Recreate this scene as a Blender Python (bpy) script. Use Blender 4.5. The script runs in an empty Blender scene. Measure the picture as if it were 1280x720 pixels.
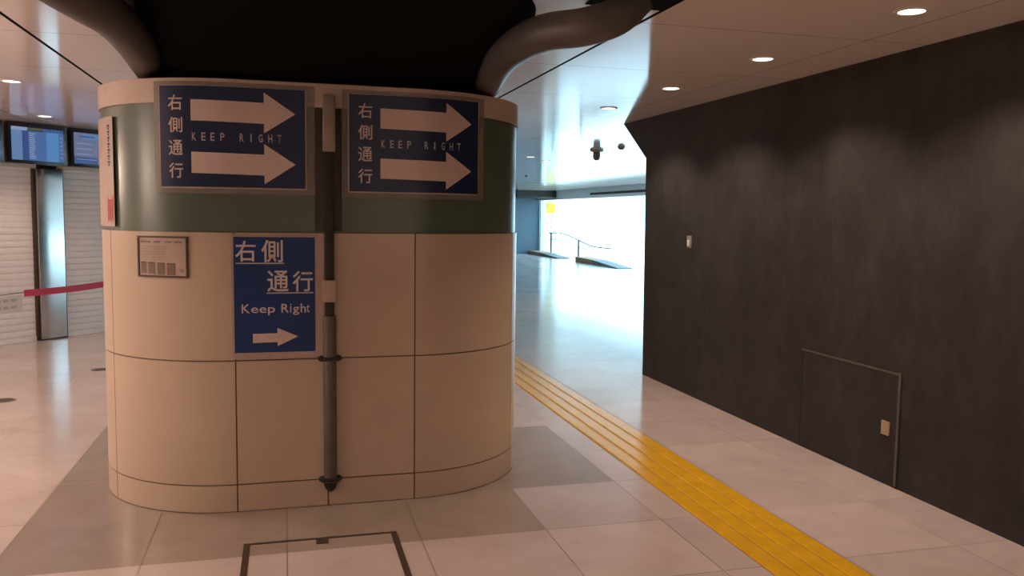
import bpy, bmesh, math, random
from mathutils import Matrix, Vector
random.seed(7)
PI = math.pi
scene = bpy.context.scene
COL = scene.collection

# ------------------------------------------------------------------ helpers
def link(name, mesh, parent=None, loc=None, rotz=0):
    o = bpy.data.objects.new(name, mesh)
    COL.objects.link(o)
    if parent is not None:
        o.parent = parent
    if loc is not None:
        o.location = loc
    if rotz:
        o.rotation_euler = (0, 0, rotz)
    return o

def obj(name, bm, mats, parent=None, loc=None, rotz=0, smooth=None):
    me = bpy.data.meshes.new(name)
    bmesh.ops.recalc_face_normals(bm, faces=bm.faces[:]) if bm.faces else None
    bm.to_mesh(me)
    bm.free()
    if not isinstance(mats, (list, tuple)):
        mats = [mats]
    for m in mats:
        me.materials.append(m)
    if smooth is not None:
        me.polygons.foreach_set('use_smooth', [True] * len(me.polygons))
        try:
            me.set_sharp_from_angle(angle=math.radians(smooth))
        except Exception:
            pass
    return link(name, me, parent, loc, rotz)

def thing(name, label, cat, loc=(0, 0, 0), rotz=0, group=None):
    o = link(name, None, None, loc, rotz)
    o['label'] = label
    o['category'] = cat
    if group:
        o['group'] = group
    return o

def tag(o, label, cat, group=None):
    o['label'] = label
    o['category'] = cat
    if group:
        o['group'] = group
    return o

def struct(o, label=None, cat=None):
    o['kind'] = 'structure'
    if label:
        o['label'] = label
    if cat:
        o['category'] = cat
    return o

def box(bm, x0, x1, y0, y1, z0, z1, bev=0.0, mi=0, seg=2):
    geo = bmesh.ops.create_cube(bm, size=1)
    vs = geo['verts']
    for v in vs:
        v.co = Vector(((x0 + x1) / 2 + v.co.x * (x1 - x0), (y0 + y1) / 2 + v.co.y * (y1 - y0), (z0 + z1) / 2 + v.co.z * (z1 - z0)))
    fs = set(f for v in vs for f in v.link_faces)
    for f in fs:
        f.material_index = mi
    if bev:
        es = list(set(e for v in vs for e in v.link_edges))
        bmesh.ops.bevel(bm, geom=es, offset=bev, segments=seg, affect='EDGES', profile=.5)

def lathe(bm, prof, n=32, cx=0, cy=0, mi=0, cap=True):
    rings = []
    for r, z in prof:
        rings.append([bm.verts.new((cx + r * math.cos(2 * PI * i / n), cy + r * math.sin(2 * PI * i / n), z)) for i in range(n)])
    for a, b in zip(rings, rings[1:]):
        for i in range(n):
            f = bm.faces.new((a[i], a[(i + 1) % n], b[(i + 1) % n], b[i]))
            f.material_index = mi
    if cap:
        for r in (rings[0], rings[-1]):
            f = bm.faces.new(r)
            f.material_index = mi

def smooth_path(pts, sub=8):
    P = [Vector(p) for p in pts]
    P = [2 * P[0] - P[1]] + P + [2 * P[-1] - P[-2]]
    out = []
    for i in range(1, len(P) - 2):
        for k in range(sub):
            t = k / sub
            a, b, c, d = P[i - 1], P[i], P[i + 1], P[i + 2]
            out.append(0.5 * ((2 * b) + (c - a) * t + (2 * a - 5 * b + 4 * c - d) * t * t + (3 * b - a - 3 * c + d) * t ** 3))
    out.append(P[-2])
    return out

def tube(bm, pts, rad, n=20, sub=8, mi=0):
    path = smooth_path(pts, sub) if sub > 1 else [Vector(p) for p in pts]
    m = len(path)
    up = Vector((0, 0, 1))
    rings = []
    prev = None
    for i, p in enumerate(path):
        t = (path[min(i + 1, m - 1)] - path[max(i - 1, 0)]).normalized()
        if prev is None:
            ref = up if abs(t.z) < .9 else Vector((1, 0, 0))
            a = t.cross(ref).normalized()
        else:
            a = (prev - t * prev.dot(t)).normalized()
        prev = a
        b = t.cross(a)
        r = rad(i / (m - 1)) if callable(rad) else rad
        rings.append([bm.verts.new(p + a * r * math.cos(2 * PI * k / n) + b * r * math.sin(2 * PI * k / n)) for k in range(n)])
    for a, b in zip(rings, rings[1:]):
        for i in range(n):
            f = bm.faces.new((a[i], a[(i + 1) % n], b[(i + 1) % n], b[i]))
            f.material_index = mi
    bm.faces.new(rings[0]).material_index = mi
    bm.faces.new(rings[-1]).material_index = mi

# ------------------------------------------------------------------ materials
class NT:
    def __init__(self, name):
        self.m = bpy.data.materials.new(name)
        self.m.use_nodes = True
        self.t = self.m.node_tree
        self.n = self.t.nodes
        self.b = self.n['Principled BSDF']
    def new(self, typ, **kw):
        nd = self.n.new(typ)
        for k, v in kw.items():
            setattr(nd, k, v)
        return nd
    def lk(self, a, b):
        self.t.links.new(a, b)
    def val(self, sock, v):
        if isinstance(v, (int, float)):
            sock.default_value = v
        elif isinstance(v, (tuple, list)):
            sock.default_value = v
        else:
            self.lk(v, sock)
    def math(self, op, a, b=None, c=None, clamp=False):
        nd = self.new('ShaderNodeMath', operation=op)
        nd.use_clamp = clamp
        self.val(nd.inputs[0], a)
        if b is not None:
            self.val(nd.inputs[1], b)
        if c is not None:
            self.val(nd.inputs[2], c)
        return nd.outputs[0]
    def mix(self, f, a, b, typ='MIX'):
        nd = self.new('ShaderNodeMix', data_type='RGBA', blend_type=typ)
        self.val(nd.inputs[0], f)
        self.val(nd.inputs[6], a if not isinstance(a, tuple) else (*a[:3], 1))
        self.val(nd.inputs[7], b if not isinstance(b, tuple) else (*b[:3], 1))
        return nd.outputs[2]
    def pos(self):
        g = self.new('ShaderNodeNewGeometry')
        s = self.new('ShaderNodeSeparateXYZ')
        self.lk(g.outputs['Position'], s.inputs[0])
        return g.outputs['Position'], s.outputs
    def noise(self, scale, detail=3, rough=.5, vec=None, dist=0):
        nd = self.new('ShaderNodeTexNoise')
        nd.inputs['Scale'].default_value = scale
        nd.inputs['Detail'].default_value = detail
        nd.inputs['Roughness'].default_value = rough
        nd.inputs['Distortion'].default_value = dist
        if vec is not None:
            self.lk(vec, nd.inputs['Vector'])
        return nd.outputs['Fac']
    def ramp(self, fac, stops):
        nd = self.new('ShaderNodeValToRGB')
        e = nd.color_ramp.elements
        e[0].position, e[0].color = stops[0][0], (*stops[0][1], 1)
        e[1].position, e[1].color = stops[-1][0], (*stops[-1][1], 1)
        for p, c in stops[1:-1]:
            x = e.new(p)
            x.color = (*c, 1)
        self.lk(fac, nd.inputs[0])
        return nd.outputs[0]
    def scalevec(self, vec, s):
        nd = self.new('ShaderNodeMapping')
        self.lk(vec, nd.inputs[0])
        nd.inputs['Scale'].default_value = s
        return nd.outputs[0]
    def bump(self, h, strength=.1, dist=.01):
        nd = self.new('ShaderNodeBump')
        nd.inputs['Strength'].default_value = strength
        nd.inputs['Distance'].default_value = dist
        self.lk(h, nd.inputs['Height'])
        self.lk(nd.outputs[0], self.b.inputs['Normal'])
    def line(self, v, off, p, w):
        """1 on the lines off + k*p, half width w"""
        a = self.math('SUBTRACT', v, off)
        a = self.math('DIVIDE', a, p)
        a = self.math('ADD', a, 0.5)
        a = self.math('FRACT', a)
        a = self.math('SUBTRACT', a, 0.5)
        a = self.math('ABSOLUTE', a)
        a = self.math('MULTIPLY', a, p)
        return self.math('LESS_THAN', a, w)

def C8(r, g, b):
    f = lambda c: (c / 255 / 12.92) if c / 255 <= .04045 else ((c / 255 + .055) / 1.055) ** 2.4
    return (f(r), f(g), f(b))

def plain(name, col, rough=.5, metal=0, spec=.5, var=.06, nscale=12, alpha=None, bump=0, coat=0):
    t = NT(name)
    P, _ = t.pos()
    tc = t.new('ShaderNodeTexCoord')
    n = t.noise(nscale, 4, .55, tc.outputs['Object'])
    lo = tuple(c * (1 - var) for c in col)
    hi = tuple(min(1, c * (1 + var)) for c in col)
    t.lk(t.ramp(n, [(.3, lo), (.7, hi)]), t.b.inputs['Base Color'])
    t.b.inputs['Roughness'].default_value = rough
    t.b.inputs['Metallic'].default_value = metal
    t.b.inputs['Specular IOR Level'].default_value = spec
    if coat:
        t.b.inputs['Coat Weight'].default_value = coat
        t.b.inputs['Coat Roughness'].default_value = .06
    if alpha is not None:
        t.b.inputs['Alpha'].default_value = alpha
    if bump:
        t.bump(n, bump, .004)
    return t.m

def emit(name, col, s):
    t = NT(name)
    t.b.inputs['Base Color'].default_value = (0, 0, 0, 1)
    t.b.inputs['Emission Color'].default_value = (*col, 1)
    t.b.inputs['Emission Strength'].default_value = s
    return t.m

# floor: honed stone tiles on a 0.6 m grid, taupe band round the pillar
def floor_material():
    t = NT('polished_floor_stone')
    P, s = t.pos()
    X, Y = s[0], s[1]
    PY, OY = .622, 3.735
    ix = t.math('FLOOR', t.math('DIVIDE', X, .6))
    iy = t.math('FLOOR', t.math('DIVIDE', t.math('SUBTRACT', Y, OY), PY))
    cv = t.new('ShaderNodeCombineXYZ')
    t.lk(ix, cv.inputs[0]); t.lk(iy, cv.inputs[1])
    wn = t.new('ShaderNodeTexWhiteNoise', noise_dimensions='2D')
    t.lk(cv.outputs[0], wn.inputs['Vector'])
    n1 = t.noise(2.6, 5, .6, P, .6)
    n2 = t.noise(38, 4, .6, P)
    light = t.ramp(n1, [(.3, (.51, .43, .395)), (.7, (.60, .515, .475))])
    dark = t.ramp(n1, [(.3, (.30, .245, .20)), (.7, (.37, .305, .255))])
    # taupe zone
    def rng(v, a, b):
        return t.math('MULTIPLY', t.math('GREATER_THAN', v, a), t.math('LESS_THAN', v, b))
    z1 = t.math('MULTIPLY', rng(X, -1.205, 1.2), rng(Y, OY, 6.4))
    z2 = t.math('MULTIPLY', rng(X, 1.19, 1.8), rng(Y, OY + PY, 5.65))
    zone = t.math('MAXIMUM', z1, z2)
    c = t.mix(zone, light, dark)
    tv = t.math('ADD', t.math('MULTIPLY', wn.outputs['Value'], .14), .93)
    c = t.mix(1.0, c, t.new('ShaderNodeCombineColor').outputs[0], 'MULTIPLY') if False else c
    hv = t.new('ShaderNodeHueSaturation')
    t.lk(c, hv.inputs['Color']); t.lk(tv, hv.inputs['Value'])
    c = hv.outputs[0]
    # scuffs and specks
    sp = t.math('GREATER_THAN', t.noise(9, 2, .5, t.scalevec(P, (1, 2.2, 1))), .735)
    c = t.mix(t.math('MULTIPLY', sp, .22), c, (.2, .13, .1))
    g = t.math('MAXIMUM', t.line(X, 0, .6, .0028), t.line(Y, OY, PY, .0028))
    fade = t.ramp(t.noise(.9, 2, .5, P), [(.35, (.5,) * 3), (.6, (1,) * 3)])
    g = t.math('MULTIPLY', g, fade)
    c = t.mix(g, c, (.14, .095, .07))
    t.lk(c, t.b.inputs['Base Color'])
    r = t.math('ADD', t.math('MULTIPLY', n2, .06), .13)
    t.lk(t.math('ADD', r, t.math('MULTIPLY', g, .3)), t.b.inputs['Roughness'])
    t.bump(n1, .03, .01)
    return t.m

def ceiling_material():
    t = NT('ceiling_panel')
    P, s = t.pos()
    X, Y = s[0], s[1]
    n1 = t.noise(.7, 3, .5, P)
    c = t.ramp(n1, [(.3, (.86, .77, .74)), (.7, (.88, .80, .77))])
    # strong reveals run away from the camera, thin butt joints across
    def near(v, a, w):
        return t.math('LESS_THAN', t.math('ABSOLUTE', t.math('SUBTRACT', v, a)), w)
    strong = t.math('MAXIMUM', near(X, 1.657, .011), near(X, -1.297, .011))
    strong = t.math('MAXIMUM', strong, near(X, -4.25, .008))
    thin = t.math('MAXIMUM', near(X, 2.93, .004), near(X, -2.58, .004))
    band = t.math('GREATER_THAN', t.math('ABSOLUTE', t.math('SUBTRACT', X, .18)), 1.477)
    thin = t.math('MAXIMUM', thin, t.line(Y, 3.825, 1.206, .0035))
    thin = t.math('MULTIPLY', thin, .85)
    c = t.mix(thin, c, (.2, .15, .13))
    c = t.mix(strong, c, (.015, .012, .01))
    t.lk(c, t.b.inputs['Base Color'])
    t.lk(t.math('MULTIPLY', t.math('SUBTRACT', 1.0, t.math('MAXIMUM', strong, thin)), .5), t.b.inputs['Specular IOR Level'])
    t.b.inputs['Roughness'].default_value = .10
    return t.m

def wall_panel_material():
    t = NT('dark_mottled_wall_panel')
    P, s = t.pos()
    n1 = t.noise(1.5, 6, .62, t.scalevec(P, (1, 2.0, 1.1)), .4)
    n2 = t.noise(7, 5, .65, t.scalevec(P, (1, 1.7, 1.0)))
    n = t.math('ADD', t.math('MULTIPLY', n1, .6), t.math('MULTIPLY', n2, .4))
    c = t.ramp(n, [(.36, (.025, .0225, .0215)), (.5, (.035, .0315, .030)), (.66, (.051, .046, .0445))])
    t.lk(c, t.b.inputs['Base Color'])
    t.b.inputs['Roughness'].default_value = .62
    t.b.inputs['Specular IOR Level'].default_value = .3
    t.bump(n2, .08, .004)
    return t.m

M = {}
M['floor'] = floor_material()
M['ceiling'] = ceiling_material()
M['panelwall'] = wall_panel_material()
M['tile'] = plain('cream_wall_tile', (.525, .422, .318), .3, var=.05, nscale=3)
M['joint'] = plain('brown_tile_joint', (.17, .105, .06), .8)
M['green'] = plain('dark_green_glass_band', (.095, .135, .10), .3, var=.12, nscale=3)
M['rim'] = plain('beige_rim', (.52, .41, .33), .45)
M['black'] = plain('matt_black_cover', (.0045, .0045, .004), .85, spec=.06)
M['duct'] = plain('dull_grey_duct_cover', (.082, .074, .067), .45, var=.12, nscale=5)
M['ductedge'] = plain('duct_seam', (.3, .26, .22), .35)
M['blue'] = plain('navy_sign_face', (.003, .018, .070), .35, var=.05)
M['blue2'] = plain('royal_navy_sign_face', (.001, .034, .155), .35, var=.05)
M['white'] = plain('sign_print', (.66, .52, .46), .45, var=.03)
M['palelet'] = plain('sign_pale_lettering', (.52, .45, .44), .45)
M['greywhite'] = plain('grey_white_lettering', (.62, .57, .55), .45, var=.03)
M['paper'] = plain('paper_margin', (.45, .35, .29), .5)
M['sheet'] = plain('clear_backing_sheet', (.36, .32, .27), .35, alpha=.36)
M['steelpipe'] = plain('weathered_grey_steel', (.13, .115, .1), .5, metal=.3, var=.2, nscale=6)
M['steelpale'] = plain('pale_grey_steel', (.3, .25, .2), .45, metal=.2)
M['darksteel'] = plain('dark_steel', (.035, .032, .028), .5, metal=.4)
M['tint'] = plain('dark_translucent_plate', (.06, .05, .035), .35, alpha=.6)
M['hatch'] = plain('brown_steel_frame', (.07, .045, .03), .5, metal=.3)
M['stain'] = plain('brushed_stainless', (.55, .56, .56), .22, metal=.95)
M['shutter'] = plain('beige_shutter_slats', (.72, .63, .57), .5, var=.04)
M['plaster'] = plain('warm_grey_plaster', (.5, .43, .38), .8)
M['bluegrey'] = plain('blue_grey_wall', (.085, .135, .18), .45)
M['yellow'] = plain('tactile_yellow', (.76, .43, .009), .2, var=.1, nscale=9)
M['groove'] = plain('tactile_yellow_shaded', (.45, .23, .012), .4, var=.15, nscale=9)  # darker copy of the yellow, shade between the bars put into the colour
M['red'] = plain('crimson_webbing', (.6, .01, .055), .6)
M['bezel'] = plain('black_bezel', (.008, .008, .01), .25)
M['frame'] = plain('white_aluminium', (.7, .74, .75), .35)
M['dlight'] = emit('downlight_lens', (1, .92, .84), 4)
M['dtrim'] = plain('white_trim_ring', (.7, .66, .62), .35)
M['brass'] = plain('beige_tag', (.42, .32, .2), .4)
M['ink'] = plain('brown_ink', (.12, .07, .045), .6)
M['greyink'] = plain('grey_ink', (.19, .135, .11), .6)
M['inkpale'] = plain('pale_ink', (.3, .23, .19), .6)
M['redink'] = plain('red_ink', (.6, .04, .07), .6)
M['darkink'] = plain('black_ink', (.03, .03, .04), .6)
M['pave'] = plain('outdoor_paving', (.6, .56, .5), .8)
M['facade'] = plain('white_facade', (.85, .86, .85), .8)
M['winglass'] = plain('pale_green_window', (.3, .55, .46), .2)
M['kerbtan'] = plain('tan_stone', (.3, .2, .1), .7)
M['kerbgrey'] = plain('grey_stone', (.14, .15, .15), .7)
M['signyel'] = plain('yellow_sign', (.8, .62, .02), .5)

# ------------------------------------------------------------------ setting
CZ = 2.43          # ceiling height
WX = 3.30          # face of the right-hand wall
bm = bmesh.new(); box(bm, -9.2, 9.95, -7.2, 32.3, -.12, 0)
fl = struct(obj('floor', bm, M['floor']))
bm = bmesh.new(); box(bm, -9.2, 9.95, -7.2, 32.3, CZ, CZ + .15)
ce = struct(obj('ceiling', bm, M['ceiling']))

# right wall: profile in y,z with a splayed end under the ceiling
bm = bmesh.new()
prof = [(-7.0, 0), (7.345, 0), (7.395, 2.055), (7.96, CZ), (-7.0, CZ)]
a = [bm.verts.new((WX, y, z)) for y, z in prof]
b = [bm.verts.new((9.9, y, z)) for y, z in prof]
bm.faces.new(a); bm.faces.new(b[::-1])
for i in range(5):
    bm.faces.new((a[i], a[(i + 1) % 5], b[(i + 1) % 5], b[i]))
struct(obj('wall_right', bm, M['panelwall']))

bm = bmesh.new(); box(bm, -9.2, 9.9, -7.2, -7.0, 0, CZ)
struct(obj('wall_rear', bm, M['plaster']))
bm = bmesh.new(); box(bm, -9.2, -9.0, -7.0, 3.9, 0, CZ)
struct(obj('wall_left', bm, M['plaster']))
bm = bmesh.new(); box(bm, -.4, 9.80, 32.04, 32.24, 0, CZ)
struct(obj('wall_far', bm, M['bluegrey']))

# angled wall that carries the shutters and the displays
SA = math.atan2(.736, .677)
SO = (-3.024, 10.286, 0)
bm = bmesh.new()
box(bm, -9.0, -3.35, .02, .22, 0, CZ)
box(bm, -3.35, 4.2, .22, .3, 0, CZ)
box(bm, 3.35, 4.2, .02, .22, 0, CZ)
box(bm, -3.35, 3.35, .0, .22, 2.0, CZ)
struct(obj('wall_shopfront', bm, M['plaster'], None, SO, SA))
bm = bmesh.new(); box(bm, -.45, -.25, 13.3, 32.04, 0, CZ)
struct(obj('wall_inner', bm, M['plaster']))

# glazed front to the street: head beam and jambs
bm = bmesh.new()
box(bm, 9.675, 9.95, 7.96, 32.04, 2.10, 2.20, mi=0)
box(bm, 9.66, 9.95, 7.96, 26.0, 2.20, 2.27, mi=1)
box(bm, 9.68, 9.95, 26.0, 32.04, 2.20, 2.27, mi=0)
box(bm, 9.69, 9.95, 7.96, 32.04, 2.27, CZ, mi=0)
struct(obj('trim_1', bm, [M['frame'], M['darksteel']]))
bm = bmesh.new()
box(bm, 9.80, 9.95, 31.92, 32.04, 0, 2.10, .01)
struct(obj('trim_2', bm, M['frame']))
bm = bmesh.new()
box(bm, 8.2, 9.675, 29.6, 32.03, 2.18, CZ)
struct(obj('trim_3', bm, M['darksteel']))

# ------------------------------------------------------------------ pillar
PCX, PA, PR, PYC = .207, .444, .71, 5.021
ARC = PR * PI
HALF = PA + ARC / 2          # front face half length to the tips
def pil(s, z, off=0.0):
    """point on the pillar skin; s runs left to right along the front"""
    r = PR + off
    if s < -PA:
        th = (-PA - s) / PR
        return Vector((PCX - PA - r * math.sin(th), PYC - r * math.cos(th), z))
    if s > PA:
        th = (s - PA) / PR
        L = ARC
        if s <= PA + L:
            return Vector((PCX + PA + r * math.sin(th), PYC - r * math.cos(th), z))
        s2 = s - PA - L      # rear face
        return Vector((PCX + PA - s2, PYC + r, z))
    return Vector((PCX + s, PYC - r, z))

def ss_range(s0, s1, step=.04):
    n = max(1, int(math.ceil((s1 - s0) / step)))
    return [s0 + (s1 - s0) * i / n for i in range(n + 1)]

def skin_slab(bm, s0, s1, z0, z1, o0, o1, mi=0, step=.04):
    S = ss_range(s0, s1, step)
    loops = []
    for s in S:
        loops.append([bm.verts.new(pil(s, z, o)) for z, o in ((z0, o0), (z0, o1), (z1, o1), (z1, o0))])
    for a, b in zip(loops, loops[1:]):
        for k in range(4):
            bm.faces.new((a[k], a[(k + 1) % 4], b[(k + 1) % 4], b[k])).material_index = mi
    bm.faces.new(loops[0]).material_index = mi
    bm.faces.new(loops[-1]).material_index = mi

def bend(bm, off):
    """bm drawn flat as (s, z): cut into strips, wrap it on the pillar"""
    for k in range(-40, 41):
        g = bm.verts[:] + bm.edges[:] + bm.faces[:]
        if g:
            bmesh.ops.bisect_plane(bm, geom=g, plane_co=(k * .035, 0, 0), plane_no=(1, 0, 0))
    for v in bm.verts:
        v.co = pil(v.co.x, v.co.y, off)

# joints along the perimeter
per = [-PA - ARC, -PA - ARC * 2 / 3, -PA - ARC / 3, -PA, 0, PA, PA + ARC / 3, PA + ARC * 2 / 3, PA + ARC]
rear = [PA + ARC, PA + ARC + PA, PA + ARC + 2 * PA]
pillar = thing('pillar', 'wide oval pillar clad in cream tiles with a dark green band, standing on the floor', 'pillar', (PCX, PYC, 0))
pillar_off = Vector((-PCX, -PYC, 0))
def pobj(name, bm, m, parent=pillar, smooth=None):
    for v in bm.verts:
        v.co += pillar_off
    return obj(name, bm, m, parent, smooth=smooth)
G = .0035
def clad(z0, z1, o=0.0, th=.02):
    bm = bmesh.new()
    for seq in (per, rear):
        for s0, s1 in zip(seq, seq[1:]):
            skin_slab(bm, s0 + G, s1 - G, z0, z1, o - th, o)
    return bm
bm = bmesh.new()                                       # backing that shows in the joints
for seq in (per, rear):
    skin_slab(bm, seq[0], seq[-1], 0, 1.40, -.03, -.004)
pobj('joint_backing', bm, M['joint'], smooth=30)
pobj('plinth_tile', clad(.004, .140 - G), M['tile'], smooth=30)
pobj('cladding_tile', clad(.140 + G, .766 - G), M['tile'], smooth=30)
pobj('cladding_tile', clad(.766 + G, 1.398), M['tile'], smooth=30)
bm = bmesh.new()
for seq in (per, rear):
    skin_slab(bm, seq[0], seq[-1], 1.398, 2.02, -.03, -.010)
pobj('green_band', bm, M['green'], smooth=30)
bm = bmesh.new()
for seq in (per, rear):
    skin_slab(bm, seq[0], seq[-1], 2.018, 2.133, -.08, .002)
# closed lid
for zz in (2.128,):
    vs = [bm.verts.new(pil(s, zz, -.04)) for s in ss_range(per[0], per[-1], .06) + ss_range(rear[0], rear[-1], .2)[1:-1]]
    bm.faces.new(vs)
pobj('top_rim', bm, M['rim'], smooth=30)

# black flared cover between the pillar head and the ceiling
def stadium(cx, cy, a, r, ry, n=72):
    out = []
    for i in range(n):
        t = 2 * PI * i / n
        x, y = math.cos(t), math.sin(t)
        e = .5
        x = math.copysign(abs(x) ** e, x); y = math.copysign(abs(y) ** e, y)
        out.append((cx + (a + r) * x, cy + ry * y))
    return out
cover = thing('column_head_cover', 'matt black flared cover closing the gap between oval pillar and ceiling', 'cover', (.22, 5.046, 2.133))
bm = bmesh.new()
rings = []
for k in range(9):
    f = k / 8
    g = f ** 1.6
    z = 2.1335 + (CZ - .002 - 2.1335) * f
    hx = .85 + .10 * g
    hy = .70 + 1.05 * g
    cx = .215 + .03 * g
    rings.append([bm.verts.new((x - .22, y - 5.046, z - 2.133)) for x, y in stadium(cx, 5.046, 0, hx, hy)])
for a, b in zip(rings, rings[1:]):
    for i in range(72):
        bm.faces.new((a[i], a[(i + 1) % 72], b[(i + 1) % 72], b[i]))
bm.faces.new(rings[0]); bm.faces.new(rings[-1])
obj('flared_skirt', bm, M['black'], cover, smooth=50)
bm = bmesh.new()
for zz, hx, hy, cx in ((.004, .812, .712, .215),):
    prev = None
    base = [Vector((x - .22, y - 5.046, zz)) for x, y in stadium(cx, 5.046, 0, hx, hy)]
    tube(bm, base + base[:1], .006, 6, 1)
obj('lower_hem', bm, M['darksteel'], cover, smooth=50)

# bulging ducts either side of the cover
def duct(pts, rfun, label, px0, px1, py0, py1):
    d = thing('duct', label, 'duct', pts[0], 0, 'ducts beside the pillar head')
    o = Vector(pts[0])
    bm = bmesh.new(); tube(bm, [Vector(p) - o for p in pts], rfun, 28, 10)
    obj('duct_body', bm, M['duct'], d, smooth=60)
    bm = bmesh.new()
    P = smooth_path([Vector(p) - o for p in pts], 10)
    i = 9
    t = (P[i + 1] - P[i - 1]).normalized()
    q = t.to_track_quat('Z', 'Y').to_matrix()
    r = rfun(i / (len(P) - 1))
    ring = [P[i] + q @ Vector((math.cos(2 * PI * k / 28) * r, math.sin(2 * PI * k / 28) * r, 0)) for k in range(29)]
    tube(bm, ring, .005, 6, 1)
    obj('clamp_band', bm, M['ductedge'], d, smooth=60)
    bm = bmesh.new()
    box(bm, px0 - o.x, px1 - o.x, py0 - o.y, py1 - o.y, CZ - .006 - o.z, CZ - .001 - o.z)
    obj('dark_opening_sheet', bm, M['black'], d)  # dark of a ceiling opening, put in as a black sheet
    return d
duct([(1.12, 4.95, 2.205), (1.07, 4.52, 2.225), (1.05, 4.15, 2.275), (1.07, 3.85, 2.297), (1.12, 3.60, 2.302), (1.23, 3.42, 2.295), (1.35, 3.36, 2.335), (1.44, 3.34, 2.42)],
     lambda f: .085 - .008 * f, 'dull grey bulging duct curving from the pillar head towards the right-hand ceiling', 1.28, 1.648, 2.9, 3.56)
duct([(-.62, 5.0, 2.205), (-.64, 4.62, 2.22), (-.65, 4.22, 2.262), (-.675, 3.86, 2.29), (-.74, 3.60, 2.305), (-.83, 3.45, 2.345), (-.93, 3.37, 2.42)],
     lambda f: .080 + .012 * f, 'dull grey bulging duct curving from the pillar head towards the left-hand ceiling', -1.25, -.85, 2.9, 3.3)

# ------------------------------------------------------------------ writing
def glyphs(body, offset=0.0):
    cu = bpy.data.curves.new('lettering', 'FONT')
    cu.body = body
    cu.size = 1
    cu.offset = offset
    cu.resolution_u = 3
    o = bpy.data.objects.new('lettering', cu)
    COL.objects.link(o)
    dg = bpy.context.evaluated_depsgraph_get()
    me = bpy.data.meshes.new_from_object(o.evaluated_get(dg))
    bpy.data.objects.remove(o)
    bpy.data.curves.remove(cu)
    return me

def put_text(bm, body, x0, x1, z0, z1, offset=0.0, shear=0.0):
    me = glyphs(body, offset)
    xs = [v.co.x for v in me.vertices]; ys = [v.co.y for v in me.vertices]
    if not xs:
        return
    ax, bx, ay, by = min(xs), max(xs), min(ys), max(ys)
    base = len(bm.verts)
    for v in me.vertices:
        v.co = ((v.co.x - ax) / max(1e-6, bx - ax) * (x1 - x0) + x0, (v.co.y - ay) / max(1e-6, by - ay) * (z1 - z0) + z0, 0)
    bm.from_mesh(me)
    bpy.data.meshes.remove(me)

def flat_poly(bm, pts):
    bm.faces.new([bm.verts.new((x, z, 0)) for x, z in pts])
def flat_rect(bm, x0, x1, z0, z1):
    flat_poly(bm, [(x0, z0), (x1, z0), (x1, z1), (x0, z1)])

def sign_obj(root, name, bm, mat, off):
    bend(bm, off)
    base = Vector(root.location)
    for v in bm.verts:
        v.co -= base
    return obj(name, bm, mat, root)
def sign_slab(root, name, s0, s1, z0, z1, o0, o1, mat, slope=0):
    bm = bmesh.new(); skin_slab(bm, s0, s1, z0, z1, o0, o1)
    for v in bm.verts:
        v.co -= Vector(root.location)
    return obj(name, bm, mat, root, smooth=30)

def big_sign(s0, s1, z0, z1, label):
    root = thing('wayfinding_sign', label, 'sign', pil((s0 + s1) / 2, z0, 0), 0, 'double arrow signs on the pillar')
    W, Hh = s1 - s0, z1 - z0
    S = lambda u: s0 + u * W
    Z = lambda v: z1 - v * Hh
    sign_slab(root, 'backing_sheet', s0 - .035, s1 + .045, z0 - .032, z1 + .022, .0045, .0055, M['sheet'])
    sign_slab(root, 'sign_margin', s0 - .007, s1 + .007, z0 - .007, z1 + .004, .0065, .008, M['paper'])
    sign_slab(root, 'sign_face', s0, s1, z0, z1, .009, .0105, M['blue'])
    for (vt, vb, ht, hb, tip) in ((.133, .342, .04, .448, .247), (.652, .862, .557, .962, .757)):
        bm = bmesh.new()
        flat_poly(bm, [(S(.225), Z(vb)), (S(.716), Z(vb + .012)), (S(.716), Z(hb)), (S(.932), Z(tip)), (S(.716), Z(ht)), (S(.716), Z(vt + .012)), (S(.225), Z(vt))])
        sign_obj(root, 'arrow', bm, M['white'], .012)
    for ch, vc in zip('右側通行', (.165, .385, .612, .838)):
        bm = bmesh.new()
        put_text(bm, ch, S(.064), S(.166), Z(vc + .076), Z(vc - .076), .010)
        sign_obj(root, 'kanji_character', bm, M['white'], .012)
    for ch, xc in zip('KEEPRIGHT', (277, 326, 372, 422, 520, 568, 618, 668, 716)):
        u = (xc - 90) / 762
        w = .0075 if ch == 'I' else .019
        bm = bmesh.new()
        put_text(bm, ch, S(u) - (w * .5 if ch != 'I' else .0028), S(u) + (w * .5 if ch != 'I' else .0028), Z(.54), Z(.46), .012)
        sign_obj(root, 'latin_letter', bm, M['palelet'], .012)
    return root
big_sign(-.785, -.103, 1.617, 2.095, 'navy keep-right sign with two arrows on the left half of the green band')
big_sign(.110, .797, 1.610, 2.090, 'navy keep-right sign with two arrows on the right half of the green band')

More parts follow.
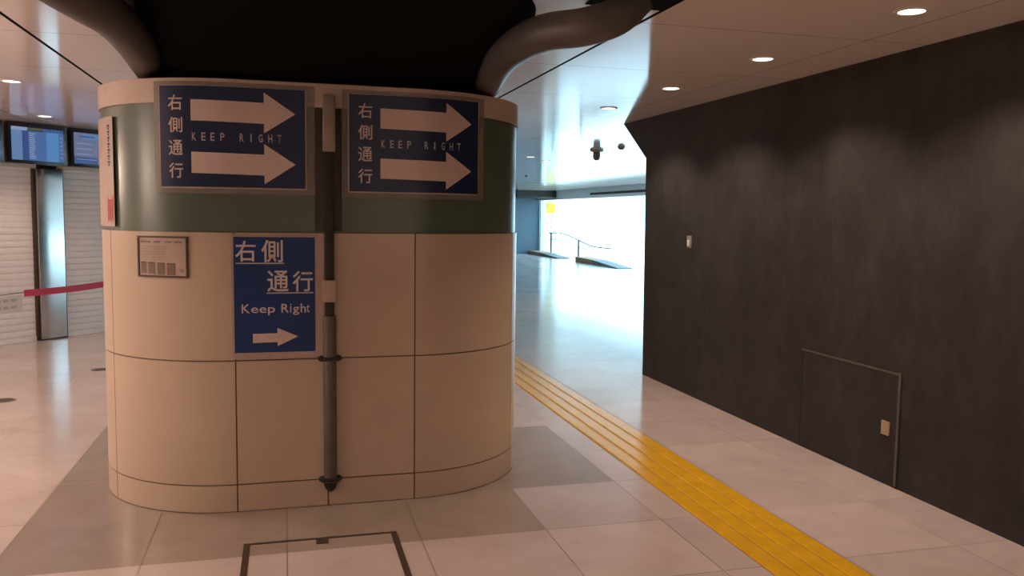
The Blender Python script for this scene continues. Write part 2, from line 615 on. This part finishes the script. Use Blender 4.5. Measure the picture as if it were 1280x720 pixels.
# portrait poster
root = thing('keep_right_poster', 'portrait blue poster with white lettering and one short arrow on cream tiles', 'poster', pil(-.25, .77, 0))
s0, s1, z0, z1 = -.447, -.060, .806, 1.378
sign_slab(root, 'poster_margin', -.458, -.016, .775, 1.392, .003, .005, M['paper'])
sign_slab(root, 'poster_face', s0, s1, z0, z1, .005, .007, M['blue2'])
S = lambda x: s0 + (x - 528) / 409 * (s1 - s0)
Z = lambda y: z1 - (y - 66) / 571 * (z1 - z0)
for ch, q in (('右', (537, 638, 186, 84)), ('側', (666, 774, 190, 80)), ('通', (694, 802, 336, 231)), ('行', (822, 926, 336, 233))):
    bm = bmesh.new()
    put_text(bm, ch, S(q[0]), S(q[1]), Z(q[2]), Z(q[3]), .011)
    sign_obj(root, 'kanji_character', bm, M['greywhite'], .0085)
for q in ((537, 780, 198, 192), (690, 930, 345, 339)):
    bm = bmesh.new(); flat_rect(bm, S(q[0]), S(q[1]), Z(q[2]), Z(q[3]))
    sign_obj(root, 'underline', bm, M['palelet'], .0085)
def word(txt, xs, base, top):
    for ch, (xa, xb) in zip(txt, xs):
        bm = bmesh.new()
        lo = {'p': base + 12, 'g': base + 12}.get(ch, base)
        hi = top if ch in 'KRiht' else top + 16
        if ch == 't':
            hi = top + 5
        put_text(bm, ch, S(xa), S(xb), Z(lo), Z(hi), .009)
        sign_obj(root, 'latin_letter', bm, M['greywhite'], .0085)
word('Keep', ((565, 606), (612, 648), (653, 689), (696, 732)), 440, 396)
word('Right', ((764, 802), (808, 815), (822, 855), (862, 889), (893, 907)), 440, 396)
bm = bmesh.new()
flat_poly(bm, [(S(619), Z(588)), (S(743), Z(587)), (S(743), Z(607)), (S(848), Z(560)), (S(743), Z(516)), (S(743), Z(542)), (S(619), Z(543))])
sign_obj(root, 'arrow', bm, M['white'], .0085)

# framed notice
root = thing('framed_notice', 'small landscape notice in thin dark frame below the green band', 'notice', pil(-.8, 1.176, 0))
s0, s1, z0, z1 = -.936, -.660, 1.176, 1.377
S = lambda x: s0 + (x - 125) / 648 * (s1 - s0)
Z = lambda y: z1 - (y - 95) / 535 * (z1 - z0)
sign_slab(root, 'notice_sheet', s0 + .003, s1 - .003, z0 + .003, z1 - .003, .002, .006, M['paper'])
bm = bmesh.new()
t_ = .0085
for q in ((s0, s1, z1 - t_, z1), (s0, s1, z0, z0 + t_), (s0, s0 + t_, z0 + t_, z1 - t_), (s1 - t_, s1, z0 + t_, z1 - t_)):
    skin_slab(bm, *q, .002, .011)
for v in bm.verts:
    v.co -= Vector(root.location)
obj('notice_frame', bm, M['hatch'], root, smooth=30)
rnd = random.Random(3)
for x0_, x1_ in ((172, 322), (362, 450), (505, 590), (620, 712)):
    x = x0_
    bm = bmesh.new()
    while x < x1_ - 6:
        w = rnd.uniform(8, 16)
        flat_rect(bm, S(x), S(min(x + w, x1_)), Z(186 - rnd.uniform(0, 8)), Z(154 + rnd.uniform(0, 8)))
        x += w + 4
    sign_obj(root, 'heading', bm, M['greyink'], .0075)
bm = bmesh.new()
for y, xa, xb in ((232, 215, 560), (262, 200, 530), (298, 200, 510), (332, 220, 500), (368, 330, 470), (400, 310, 485)):
    flat_rect(bm, S(xa), S(xb), Z(y + 4), Z(y - 5))
sign_obj(root, 'text_rows', bm, M['inkpale'], .0075)
for x0_, x1_, y0_ in ((170, 245, 435), (275, 365, 438), (397, 492, 445), (523, 622, 448)):
    bm = bmesh.new()
    flat_rect(bm, S(x0_), S(x1_), Z(y0_ + 148), Z(y0_ + 18))
    pic = sign_obj(root, 'picture', bm, M['greyink'], .0075)
    bm = bmesh.new()
    flat_rect(bm, S(x0_), S(x1_), Z(y0_ + 16), Z(y0_ - 4))
    cap = sign_obj(root, 'caption', bm, M['ink'], .0078)
bm = bmesh.new(); flat_rect(bm, S(680), S(728), Z(560), Z(515))
sign_obj(root, 'emblem', bm, M['inkpale'], .0075)

# tall pale sticker wrapped on the left edge of the green band
root = thing('edge_notice', 'tall narrow pale notice on left edge of the green band with red print low down', 'notice', pil(-1.25, 1.418, 0))
sign_slab(root, 'notice_sheet', -1.52, -1.125, 1.418, 1.966, .002, .004, M['paper'])
bm = bmesh.new()
for k in range(7):
    zz = 1.925 - k * .03
    flat_rect(bm, -1.185, -1.155, zz - .010, zz)
    flat_rect(bm, -1.178, -1.162, zz - .024, zz - .013)
sign_obj(root, 'dark_print', bm, M['darkink'], .0055)
bm = bmesh.new()
for k in range(4):
    x = -1.2 + k * .018
    flat_rect(bm, x, x + .009, 1.44 + .01 * (k % 2), 1.565 - .012 * (k % 3))
flat_rect(bm, -1.2, -1.14, 1.545, 1.552)
sign_obj(root, 'red_print', bm, M['redink'], .0055)

# ------------------------------------------------------------------ vertical pipe on the pillar
root = thing('wall_conduit', 'grey vertical conduit running down the middle joint of the tiled pillar', 'conduit', pil(.01, .08, 0))
rl = Vector(root.location)
def cpart(name, bm, m, smooth=40):
    for v in bm.verts:
        v.co -= rl
    return obj(name, bm, m, root, smooth=smooth)
xc = PCX + .011
yf = PYC - PR
bm = bmesh.new()
n = 14
z_lo, z_hi = .118, .985
prev = None
for z in (z_lo, z_hi):
    ring = [bm.verts.new((xc + .033 * math.cos(PI * k / n), yf - .003 - .034 * math.sin(PI * k / n) ** .7, z)) for k in range(n + 1)]
    if prev:
        for i in range(n):
            bm.faces.new((prev[i], prev[i + 1], ring[i + 1], ring[i]))
        bm.faces.new((prev[0], ring[0], ring[n], prev[n]))
    bm.faces.new(ring)
    prev = ring
cpart('conduit_cover', bm, M['steelpipe'])
bm = bmesh.new()
box(bm, xc - .022, xc + .022, yf - .030, yf - .003, .985, 1.80, .005)
cpart('conduit_neck', bm, M['darksteel'])
bm = bmesh.new()
box(bm, xc - .030, xc + .030, yf - .05, yf - .003, 1.80, 2.075, .007)
cpart('junction_cover', bm, M['steelpale'])
bm = bmesh.new()
box(bm, xc - .068, xc + .062, yf - .006, yf - .0005, 1.41, 2.015, .001)
cpart('mounting_plate', bm, M['tint'])
for z in (.142, .766):
    bm = bmesh.new()
    for sx in (-1, 1):
        c0 = xc + sx * .040
        prof_ = [(.016, 0), (.016, .005), (.010, .012), (.004, .014)]
        geo0 = len(bm.verts)
        bm2 = bmesh.new(); lathe(bm2, prof_, 20)
        for v in bm2.verts:
            v.co = Vector((c0 + v.co.x * 1.25, yf - v.co.z, z + v.co.y))
        me = bpy.data.meshes.new('tmp'); bm2.to_mesh(me); bm2.free(); bm.from_mesh(me); bpy.data.meshes.remove(me)
    box(bm, xc - .046, xc + .046, yf - .040, yf - .001, z - .009, z + .009, .004)
    cpart('clamp', bm, M['darksteel'])
bm = bmesh.new()
bm2 = bmesh.new(); lathe(bm2, [(.004, .072), (.014, .078), (.026, .092), (.033, .112), (.036, .125), (.030, .130)], 24)
for v in bm2.verts:
    v.co = Vector((xc + v.co.x, yf - .004 - abs(min(v.co.y, 0)), v.co.z))
me = bpy.data.meshes.new('tmp'); bm2.to_mesh(me); bm2.free(); bm.from_mesh(me); bpy.data.meshes.remove(me)
cpart('end_cap', bm, M['darksteel'])
bm = bmesh.new()
box(bm, xc - .036, xc + .032, yf - .0405, yf - .0015, 1.055, 1.165, .003)
cpart('tape_wrap', bm, M['paper'])

# ------------------------------------------------------------------ floor details
bm = bmesh.new()
box(bm, 1.985, 2.39, -6.5, 31.0, .0002, .0025, mi=1)
nb = 4
for k in range(4):
    c0 = 1.985 + .405 * (k + .5) / 4
    w = .047
    y = -6.5
    # bars run on along the strip, flat-topped with sloping flanks
    v = []
    for yy in (-6.5, 31.0):
        v.append([bm.verts.new((c0 - w, yy, .0026)), bm.verts.new((c0 - w + .007, yy, .0075)), bm.verts.new((c0 + w - .007, yy, .0075)), bm.verts.new((c0 + w, yy, .0026))])
    for i in range(3):
        bm.faces.new((v[0][i], v[0][i + 1], v[1][i + 1], v[1][i]))
    bm.faces.new(v[0]); bm.faces.new(v[1][::-1])
tag(obj('tactile_paving', bm, [M['yellow'], M['groove']]), 'long yellow tactile guide strip with raised bars running along the pale floor', 'tactile paving')

root = thing('floor_hatch', 'square floor access cover in brown steel frame before the pillar', 'hatch', (.155, 3.53, 0))
bm = bmesh.new()
hx, hy, fw = .345, .345, .028
for q in ((-hx, hx, hy - fw * .6, hy), (-hx, hx, -hy, -hy + fw), (-hx, -hx + fw, -hy + fw, hy - fw * .6), (hx - fw, hx, -hy + fw, hy - fw * .6)):
    box(bm, *q, .0003, .003, .0008)
obj('hatch_frame', bm, M['hatch'], root)
bm = bmesh.new(); box(bm, -.028, .028, hy - .075, hy - .01, .0005, .0034, .0008)
obj('lifting_slot', bm, M['hatch'], root)

for (x, y, r, lb) in ((-2.135, 7.30, .085, 'round steel drain cover on the bare floor left of the pillar, the nearer one'), (-1.69, 8.56, .075, 'round steel drain cover half hidden behind the left edge of the pillar')):
    root = thing('drain_cover', lb, 'drain cover', (x, y, 0), 0, 'round drain covers')
    bm = bmesh.new(); lathe(bm, [(r, .0003), (r, .003), (r - .012, .0045)], 32)
    obj('cap_ring', bm, M['steelpipe'], root, smooth=40)
    bm = bmesh.new(); lathe(bm, [(r - .016, .003), (r - .02, .0052)], 32)
    obj('cap_plate', bm, M['hatch'], root, smooth=40)

# ------------------------------------------------------------------ right wall details
root = thing('access_panel', 'low flush access panel with thin steel edging in the dark wall', 'access panel', (WX - .002, 4.32, 0))
bm = bmesh.new(); box(bm, -.003, .0, -.43, .47, .012, .640)
obj('panel_leaf', bm, M['panelwall'], root)
bm = bmesh.new()
box(bm, -.006, .0, -.447, -.430, .012, .657)
box(bm, -.006, .0, -.430, .482, .640, .652)
obj('panel_edging', bm, M['steelpipe'], root)
bm = bmesh.new(); box(bm, -.004, .0, .472, .480, .012, .640)
obj('hinge_strip', bm, M['darksteel'], root)
bm = bmesh.new(); box(bm, -.012, -.002, -.378, -.315, .285, .365, .002)
obj('latch_tag', bm, M['brass'], root, smooth=30)

root = thing('wall_switch', 'small narrow pale key switch plate high on the dark wall', 'switch', (WX, 6.455, 1.245))
bm = bmesh.new(); box(bm, -.008, 0, -.040, .040, 0, .105, .002)
obj('switch_plate', bm, M['steelpale'], root, smooth=30)
bm = bmesh.new(); box(bm, -.016, -.007, -.018, .018, .015, .07, .003)
obj('key_cover', bm, M['frame'], root, smooth=30)

# ------------------------------------------------------------------ shutters, column, displays (angled shopfront)
def local_thing(name, label, cat, lx, ly, z, group=None):
    c, s = math.cos(SA), math.sin(SA)
    return thing(name, label, cat, (SO[0] + lx * c - ly * s, SO[1] + lx * s + ly * c, z), SA, group)
def shutter(x0, x1, label):
    root = local_thing('roller_shutter', label, 'shutter', x0, 0, 0, 'closed roller shutters')
    bm = bmesh.new()
    W = x1 - x0
    pitch = .072
    z = .06
    pts = []
    while z < 1.945:
        for f, d in ((0, .006), (.08, .001), (.3, -.002), (.7, -.002), (.92, .001)):
            pts.append((d, z + f * pitch))
        z += pitch
    pts.append((.006, z))
    rows = [(bm.verts.new((.03, d, zz)), bm.verts.new((W - .03, d, zz))) for d, zz in pts]
    for a, b in zip(rows, rows[1:]):
        bm.faces.new((a[0], a[1], b[1], b[0]))
    back = [(bm.verts.new((.03, .03, pts[-1][1])), bm.verts.new((W - .03, .03, pts[-1][1]))), (bm.verts.new((.03, .03, pts[0][1])), bm.verts.new((W - .03, .03, pts[0][1])))]
    seq = [rows[-1], back[0], back[1], rows[0]]
    for a, b in zip(seq, seq[1:]):
        bm.faces.new((a[0], a[1], b[1], b[0]))
    obj('slat_curtain', bm, M['shutter'], root)
    bm = bmesh.new(); box(bm, .03, W - .03, -.012, .03, .001, .06, .003)
    obj('bottom_bar', bm, M['shutter'], root)
    for xx in (0, W - .03):
        bm = bmesh.new(); box(bm, xx, xx + .03, -.02, .04, .001, 1.97, .002)
        obj('guide_rail', bm, M['hatch'], root)
    bm = bmesh.new(); box(bm, 0, W, -.06, .06, 1.955, 1.998, .004)
    obj('head_rail', bm, M['rim'], root)
shutter(-3.1, .445, 'closed beige roller shutter left of the stainless post')
shutter(.765, 3.2, 'closed beige roller shutter between the stainless post and the pillar')
root = local_thing('stainless_post', 'brushed stainless post between the two closed roller shutters', 'post', .605, 0, 0)
bm = bmesh.new(); box(bm, -.155, .155, -.06, .05, .001, 1.95, .006)
obj('post_cladding', bm, M['stain'], root, smooth=30)
bm = bmesh.new(); box(bm, -.158, .158, -.063, .05, .001, .02, .002)
obj('post_foot', bm, M['darksteel'], root)

M['scr_base'] = emit('screen_blue', C8(62, 92, 145), 1.0)
M['scr_dark'] = emit('screen_dark_blue', C8(42, 64, 118), 1.0)
M['scr_lite'] = emit('screen_light_blue', C8(88, 118, 160), 1.0)
M['scr_cyan'] = emit('screen_cyan', C8(72, 122, 175), 1.0)
M['scr_text'] = emit('screen_text', C8(130, 142, 172), 1.0)
M['scr_head'] = emit('screen_header', C8(70, 68, 50), 1.0)
M['scr_gry'] = emit('screen_grey', C8(98, 102, 130), 1.0)
def display(x0, x1, label, kind):
    z0, z1 = 1.985, 2.420
    xm = (x0 + x1) / 2
    root = local_thing('information_display', label, 'display', xm, -.35, z0, 'ceiling hung information displays')
    w, h = x1 - x0, z1 - z0
    bm = bmesh.new(); box(bm, -w / 2, w / 2, -.02, .05, 0, h, .006)
    obj('bezel', bm, M['bezel'], root, smooth=30)
    bm = bmesh.new(); box(bm, -.05, .05, 0.05, .335, h * .4, h * .7)
    obj('mounting_bracket', bm, M['bezel'], root)
    bm = bmesh.new()
    a0, a1, b0, b1 = -w / 2 + .035, w / 2 - .035, .035, h - .05
    def r(u0, u1, v0, v1, mi, d=.021):
        x_0, x_1 = a0 + u0 * (a1 - a0), a0 + u1 * (a1 - a0)
        z_0, z_1 = b0 + v0 * (b1 - b0), b0 + v1 * (b1 - b0)
        f = bm.faces.new([bm.verts.new(p) for p in ((x_0, -d, z_0), (x_1, -d, z_0), (x_1, -d, z_1), (x_0, -d, z_1))])
        f.material_index = mi
    rn = random.Random(5 + kind)
    if kind < 2:
        for u0, u1, mi in ((0, .2, 2), (.2, .32, 1), (.32, .47, 0), (.47, .66, 0), (.66, .8, 3), (.8, .9, 3), (.9, 1, 0)):
            r(u0, u1, 0, .9, mi)
        r(0, .3, .9, 1, 4); r(.3, .6, .92, 1, 5); r(.6, 1, .9, 1, 1)
        for k in range(13):
            v = .06 + k * .062
            r(.33, .33 + rn.uniform(.08, .13), v, v + .03, 4, .0215)
            if k % 2:
                r(.93, .98, v, v + .025, 4, .0215)
                r(.70, .70 + rn.uniform(.03, .08), v, v + .025, 2, .0215)
        for k in range(5):
            r(.62 + k * .07, .65 + k * .07, .925, .975, 0, .0215)
    else:
        r(0, 1, 0, 1, 6); r(0, .5, .0, .22, 1); r(.2, 1, .82, .95, 3); r(.55, 1, 0, .4, 0)
        r(.1, .45, .86, .9, 1, .0215)
        for k in range(9):
            v = .05 + k * .085
            r(.05, .05 + rn.uniform(.3, .5), v, v + .02, 4 if k % 2 else 0, .0215)
            r(.6, .6 + rn.uniform(.1, .3), v, v + .02, 4, .0215)
    obj('screen_picture', bm, [M['scr_base'], M['scr_dark'], M['scr_lite'], M['scr_cyan'], M['scr_text'], M['scr_head'], M['scr_gry']], root)
display(-.79, -.105, 'black edged display at the far left edge of the photo, mostly cut off', 0)
display(-.055, .605, 'lit blue timetable display above the left roller shutter, shown whole', 1)
display(.66, 1.32, 'lit blue grey display partly hidden by the left edge of the pillar', 2)

# ------------------------------------------------------------------ belt barrier
def on_line(t):
    return Vector((-1.429 + (-1.822 + 1.429) * t, 7.437 + (6.769 - 7.437) * t, 0))
root = thing('belt_barrier', 'red retractable belt stretched left from behind the pillar at waist height', 'barrier', on_line(-.3))
rl = Vector(root.location)
def belt_post(t):
    c = on_line(t) - rl
    bm = bmesh.new(); lathe(bm, [(.16, .001), (.16, .012), (.05, .035), (.032, .05)], 40, c.x, c.y)
    obj('post_base', bm, M['darksteel'], root, smooth=40)
    bm = bmesh.new(); lathe(bm, [(.03, .05), (.03, .84), (.036, .845), (.036, .955), (.03, .965)], 28, c.x, c.y)
    obj('post_tube', bm, M['stain'], root, smooth=40)
belt_post(-.35); belt_post(1.75)
bm = bmesh.new()
N = 24
rows = []
for k in range(N + 1):
    t = -.33 + 1.33 * k / N
    p = on_line(t) - rl
    sag = .91 - .012 * math.sin(PI * k / N) - .02 * (k / N)
    rows.append([bm.verts.new((p.x + o, p.y, sag + dz)) for o, dz in ((0, -.025), (.0015, -.025), (.0015, .025), (0, .025))])
for a, b in zip(rows, rows[1:]):
    for i in range(4):
        bm.faces.new((a[i], a[(i + 1) % 4], b[(i + 1) % 4], b[i]))
bm.faces.new(rows[0]); bm.faces.new(rows[-1])
obj('belt', bm, M['red'], root)
bm = bmesh.new()
p0, p1 = on_line(.99) - rl, on_line(1.73) - rl
tube(bm, [(p0.x, p0.y, .897), ((p0.x + p1.x) / 2, (p0.y + p1.y) / 2, .892), (p1.x, p1.y, .892)], .0035, 8, 4)
obj('twisted_belt', bm, M['ink'], root)
root = thing('hanging_sheet', 'white paper sheet hanging from the belt at the left edge of the photo', 'sheet', on_line(1.25) + Vector((0, 0, .76)))
rl2 = Vector(root.location)
bm = bmesh.new()
pa, pb = on_line(1.02), on_line(1.55)
vs = []
for z in (.885, .82, .765):
    vs.append([bm.verts.new(Vector((p.x, p.y - .006 - d, z)) - rl2) for p in (pa, (pa + pb) / 2, pb) for d in (0, .002)])
def grid(vs):
    for a, b in zip(vs, vs[1:]):
        for i in (0, 2):
            bm.faces.new((a[i], a[i + 2], b[i + 2], b[i])); bm.faces.new((a[i + 1], a[i + 3], b[i + 3], b[i + 1]))
grid(vs)
obj('paper', bm, M['shutter'], root)
dv = (pb - pa)
for k in range(2):
    bm = bmesh.new()
    for j in range(5):
        q0 = pa + dv * (.12 + j * .16); q1 = pa + dv * (.12 + j * .16 + .12)
        zt = .86 - k * .05
        bm.faces.new([bm.verts.new(Vector((q.x + .0, q.y - .0095, z)) - rl2) for q, z in ((q0, zt - .02), (q1, zt - .02), (q1, zt), (q0, zt))])
    obj('grey_print', bm, M['plaster'], root)

# ------------------------------------------------------------------ ceiling fittings and lights
WARM = (1.0, .75, .62)
def downlight_proto():
    root = thing('downlight', 'x', 'downlight', (0, 0, CZ), 0, 'round recessed ceiling downlights')
    bm = bmesh.new(); lathe(bm, [(.058, -.001), (.058, -.006), (.072, -.006), (.076, -.001)], 36, cap=False)
    obj('trim_ring', bm, M['dtrim'], root, smooth=40)
    bm = bmesh.new(); lathe(bm, [(.058, -.0015), (.054, -.004)], 36)
    obj('lens', bm, M['dlight'], root, smooth=40)
    return root
proto = downlight_proto()
def place_light(x, y, label, power=None, first=[True], color=WARM, size=1.15):
    if first[0]:
        r = proto; first[0] = False
    else:
        r = proto.copy(); COL.objects.link(r)
        for ch in list(proto.children):
            c = ch.copy(); COL.objects.link(c); c.parent = r
    r.location = (x, y, CZ); r['label'] = label
    if power:
        ld = bpy.data.lights.new('downlight_beam', 'SPOT')
        ld.energy = power; ld.color = color; ld.spot_size = math.radians(128); ld.spot_blend = .55; ld.shadow_soft_size = .05
        lo = bpy.data.objects.new('downlight_beam', ld); COL.objects.link(lo)
        lo.location = (x, y, CZ - .02)
PW = 56
names = ['first downlight from the upper right corner, beside the dark wall', 'second downlight from the upper right corner, beside the dark wall',
         'third downlight from the upper right corner, beside the dark wall', 'fourth downlight beside the dark wall, over its far end and faintly lit']
for k, nme in enumerate(names):
    place_light(2.70, 3.233 + 1.207 * k, nme, PW)
place_light(-1.914, 6.99, 'downlight at the left photo edge above the black edged displays', PW)
place_light(-2.306, 9.475, 'small downlight right above the lit blue timetable display', PW)
place_light(3.78, 12.91, 'far small downlight beyond the dark wall, nearer of two', 20)
place_light(4.30, 13.72, 'far small downlight beyond the dark wall, farther of two', 20)
hidden = []  # unseen downlights, added to light the hall
for x in (-1.9,):
    for k in range(1, 6):
        hidden.append((x, 6.99 - 1.207 * k * 1.5))
for x in (-4.3, -6.6):
    for y in (6.2, 3.6, 1.0, -1.6, -4.6):
        hidden.append((x, y))
for y in (1.0, -1.2, -3.4):
    hidden.append((2.7, y))
for y in (-4.8,):
    hidden.append((.3, y))
for x, y in hidden:
    if math.hypot(x + 9, y - 3.9) > 1 and not (x < -4 and y > 8.5 + x):
        place_light(x, y, 'unseen recessed ceiling downlight added to light the hall', PW)


# unseen globe lamps added behind and left of the camera to brighten the ceiling
M['globe'] = emit('fill_globe_glow', (1, .8, .64), 2.2)
def fill_globe(x, y, power):
    root = thing('added_fill_lamp', 'unseen globe lamp added to brighten the hall', 'lamp', (x, y, CZ), 0, 'unseen added fill globes')
    bm = bmesh.new(); lathe(bm, [(.05, -.001), (.05, -.02), (.008, -.03), (.008, -.26)], 24)
    obj('stem', bm, M['dtrim'], root, smooth=40)
    bm = bmesh.new(); lathe(bm, [(.012, -.25)] + [(.12 * math.sin(PI * k / 12), -.37 + .12 * math.cos(PI * k / 12)) for k in range(1, 12)] + [(.004, -.49)], 28)
    g = obj('globe', bm, M['globe'], root, smooth=60)
    ld = bpy.data.lights.new('fill_globe_light', 'POINT'); ld.energy = power; ld.color = WARM; ld.shadow_soft_size = .05
    lo = bpy.data.objects.new('fill_globe_light', ld); COL.objects.link(lo); lo.location = (x, y, CZ - .51 - .06)
for x, y, p in ((-4.6, 3.7, 110), (-4.6, 6.4, 95), (-7.0, 2.0, 80), (1.9, -4.6, 35)):
    fill_globe(x, y, p)

root = thing('dome_camera', 'grey security camera hanging from the bright far ceiling', 'camera', (4.215, 11.116, CZ))
bm = bmesh.new(); lathe(bm, [(.095, -.001), (.095, -.022), (.075, -.032), (.05, -.034)], 32)
obj('mounting_flange', bm, M['steelpale'], root, smooth=40)
bm = bmesh.new(); lathe(bm, [(.05, -.034), (.052, -.10), (.045, -.13), (.025, -.148), (.004, -.152)], 32)
obj('dome', bm, M['steelpipe'], root, smooth=60)
root = thing('smoke_detector', 'small round smoke detector on the bright far ceiling beside the camera', 'smoke detector', (4.32, 10.48, CZ))
bm = bmesh.new(); lathe(bm, [(.05, -.001), (.05, -.018), (.042, -.024)], 32)
obj('detector_base', bm, M['steelpale'], root, smooth=40)
bm = bmesh.new(); lathe(bm, [(.038, -.024), (.036, -.036), (.02, -.044), (.004, -.045)], 32)
obj('detector_head', bm, M['steelpipe'], root, smooth=60)
root = thing('ceiling_sprinkler', 'tiny dark sprinkler head on the far ceiling just right of the pillar', 'sprinkler', (5.30, 18.42, CZ))
bm = bmesh.new(); lathe(bm, [(.05, -.001), (.05, -.008), (.02, -.012)], 24)
obj('escutcheon', bm, M['frame'], root, smooth=40)
bm = bmesh.new(); lathe(bm, [(.018, -.012), (.016, -.045), (.03, -.048), (.03, -.052)], 24)
obj('deflector', bm, M['darksteel'], root, smooth=40)

# ------------------------------------------------------------------ street front
def wedge(name, label, y0, y1, h0, h1, x0, x1, mats, split, cat='kerb'):
    root = thing(name, label, cat, ((x0 + x1) / 2, (y0 + y1) / 2, 0), 0, 'low stone kerbs at the street opening')
    cx, cy = (x0 + x1) / 2, (y0 + y1) / 2
    hs = h0 + (h1 - h0) * .15
    for nm, ya, yb, ha, hb, m in (('kerb_stone', y0, split, h0, hs, mats[0]), ('sloped_end', split, y1, hs, h1, mats[1])):
        bm = bmesh.new()
        L = []
        for y, h in ((ya, ha), (yb, hb)):
            L.append([bm.verts.new((x - cx, y - cy, z)) for x, z in ((x0, .001), (x1, .001), (x1, h), (x0, h))])
        for i in range(4):
            bm.faces.new((L[0][i], L[0][(i + 1) % 4], L[1][(i + 1) % 4], L[1][i]))
        bm.faces.new(L[0]); bm.faces.new(L[1])
        obj(nm, bm, m, root)
wedge('threshold_kerb', 'low tan and grey stone kerb left of the handrail at the bright opening', 31.9, 28.2, .13, .03, 9.3, 9.75, (M['kerbtan'], M['kerbgrey']), 30.0)
wedge('threshold_kerb', 'low tan and grey stone kerb right of the handrail at the bright opening', 26.3, 22.6, .17, .02, 9.3, 9.75, (M['kerbtan'], M['kerbgrey']), 24.7)

root = thing('handrail', 'thin steel handrail with two posts sloping down through the bright opening', 'handrail', (9.85, 30.5, 0))
rl = Vector(root.location)
for y, zt in ((30.5, .86), (27.4, .68)):
    bm = bmesh.new(); lathe(bm, [(.035, .001), (.035, zt)], 16, 9.80 - rl.x, y - rl.y)
    obj('post', bm, M['steelpipe'], root, smooth=40)
bm = bmesh.new(); tube(bm, [Vector(p) - rl for p in ((9.80, 30.72, .84), (9.80, 30.5, .86), (9.80, 29.1, .87), (9.8, 27.4, .68), (9.85, 26.2, .52), (9.9, 24.6, .50))], .02, 10, 6)
obj('top_rail', bm, M['steelpipe'], root, smooth=60)
bm = bmesh.new(); tube(bm, [Vector(p) - rl for p in ((9.80, 30.7, .61), (9.80, 30.5, .62), (9.80, 29.1, .62), (9.8, 27.4, .44), (9.85, 26.0, .36))], .013, 10, 6)
obj('lower_rail', bm, M['steelpipe'], root, smooth=60)

root = thing('notice_board', 'yellow square notice on a white board at the left of the bright opening', 'notice board', (9.98, 31.2, 0))
bm = bmesh.new(); box(bm, -.22, .28, -.02, .02, .001, 2.06, .004)
obj('board', bm, M['facade'], root)
bm = bmesh.new(); box(bm, -.17, .17, -.028, -.02, 1.60, 1.99, .002)
obj('yellow_notice', bm, M['signyel'], root)
for x, z in ((-.12, 1.45), (.05, 1.5), (-.15, 1.22), (-.02, 1.25), (.0, 1.06)):
    bm = bmesh.new(); box(bm, x, x + .04, -.024, -.02, z, z + .05)
    obj('small_print', bm, M['greyink'], root)

bm = bmesh.new(); box(bm, 9.95, 60, -20, 70, -.25, -.02)
struct(obj('ground', bm, M['pave']))
root = thing('building', 'white building with a pale green window seen through the bright opening', 'building', (24, 60, -.02))
bm = bmesh.new(); box(bm, 0, 6, -60, 18, 0, 14)
obj('wall', bm, M['facade'], root)
bm = bmesh.new(); box(bm, -.06, .0, -7.6, -5.3, 1.2, 3.4)
fr = obj('window', bm, M['frame'], root)
bm = bmesh.new(); box(bm, -.09, -.05, -7.45, -5.45, 1.3, 3.3)
obj('pane', bm, M['winglass'], fr)

# ------------------------------------------------------------------ world, daylight, camera
w = bpy.data.worlds.new('World'); scene.world = w; w.use_nodes = True
bg = w.node_tree.nodes['Background']
bg.inputs[0].default_value = (.40, .75, 1.0, 1)
bg.inputs[1].default_value = 7.5
sl = bpy.data.lights.new('daylight_portal', 'AREA'); sl.shape = 'RECTANGLE'; sl.size = 24.0; sl.size_y = 2.1
sl.cycles.is_portal = True
po = bpy.data.objects.new('daylight_portal', sl); COL.objects.link(po)
po.location = (9.97, 20.0, 1.05)
po.rotation_euler = Matrix(((0, 0, 1), (-1, 0, 0), (0, -1, 0))).to_euler()
sun = bpy.data.lights.new('sun', 'SUN'); sun.energy = 3.0; sun.angle = .02; sun.color = (1, .96, .9)
so = bpy.data.objects.new('sun', sun); COL.objects.link(so)
so.rotation_euler = (math.radians(25), math.radians(-25), 0)

f_px = 1050.5
pitch, roll, yaw = .0861, -.01362, .26515
cy, sy = math.cos(yaw), math.sin(yaw)
r0 = Vector((cy, -sy, 0)); fh = Vector((sy, cy, 0)); up = Vector((0, 0, 1))
fw_ = fh * math.cos(pitch) - up * math.sin(pitch)
d0 = -(up * math.cos(pitch) + fh * math.sin(pitch))
c, s = math.cos(roll), math.sin(roll)
rr = c * r0 + s * d0
dd = -s * r0 + c * d0
cam = bpy.data.cameras.new('camera'); co = bpy.data.objects.new('camera', cam); COL.objects.link(co)
cam.sensor_width = 36; cam.lens = f_px * 36 / 1280; cam.clip_start = .05; cam.clip_end = 300
mt = Matrix.Identity(4)
for i in range(3):
    mt[i][0] = rr[i]; mt[i][1] = -dd[i]; mt[i][2] = -fw_[i]
mt[0][3], mt[1][3], mt[2][3] = 0, 0, 1.5
co.matrix_world = mt
scene.camera = co

vs_ = scene.view_settings
vs_.view_transform = 'Standard'; vs_.look = 'None'; vs_.gamma = 1; vs_.use_curve_mapping = False
vs_.exposure = 0.0
scene.cycles.max_bounces = 8
scene.cycles.diffuse_bounces = 4
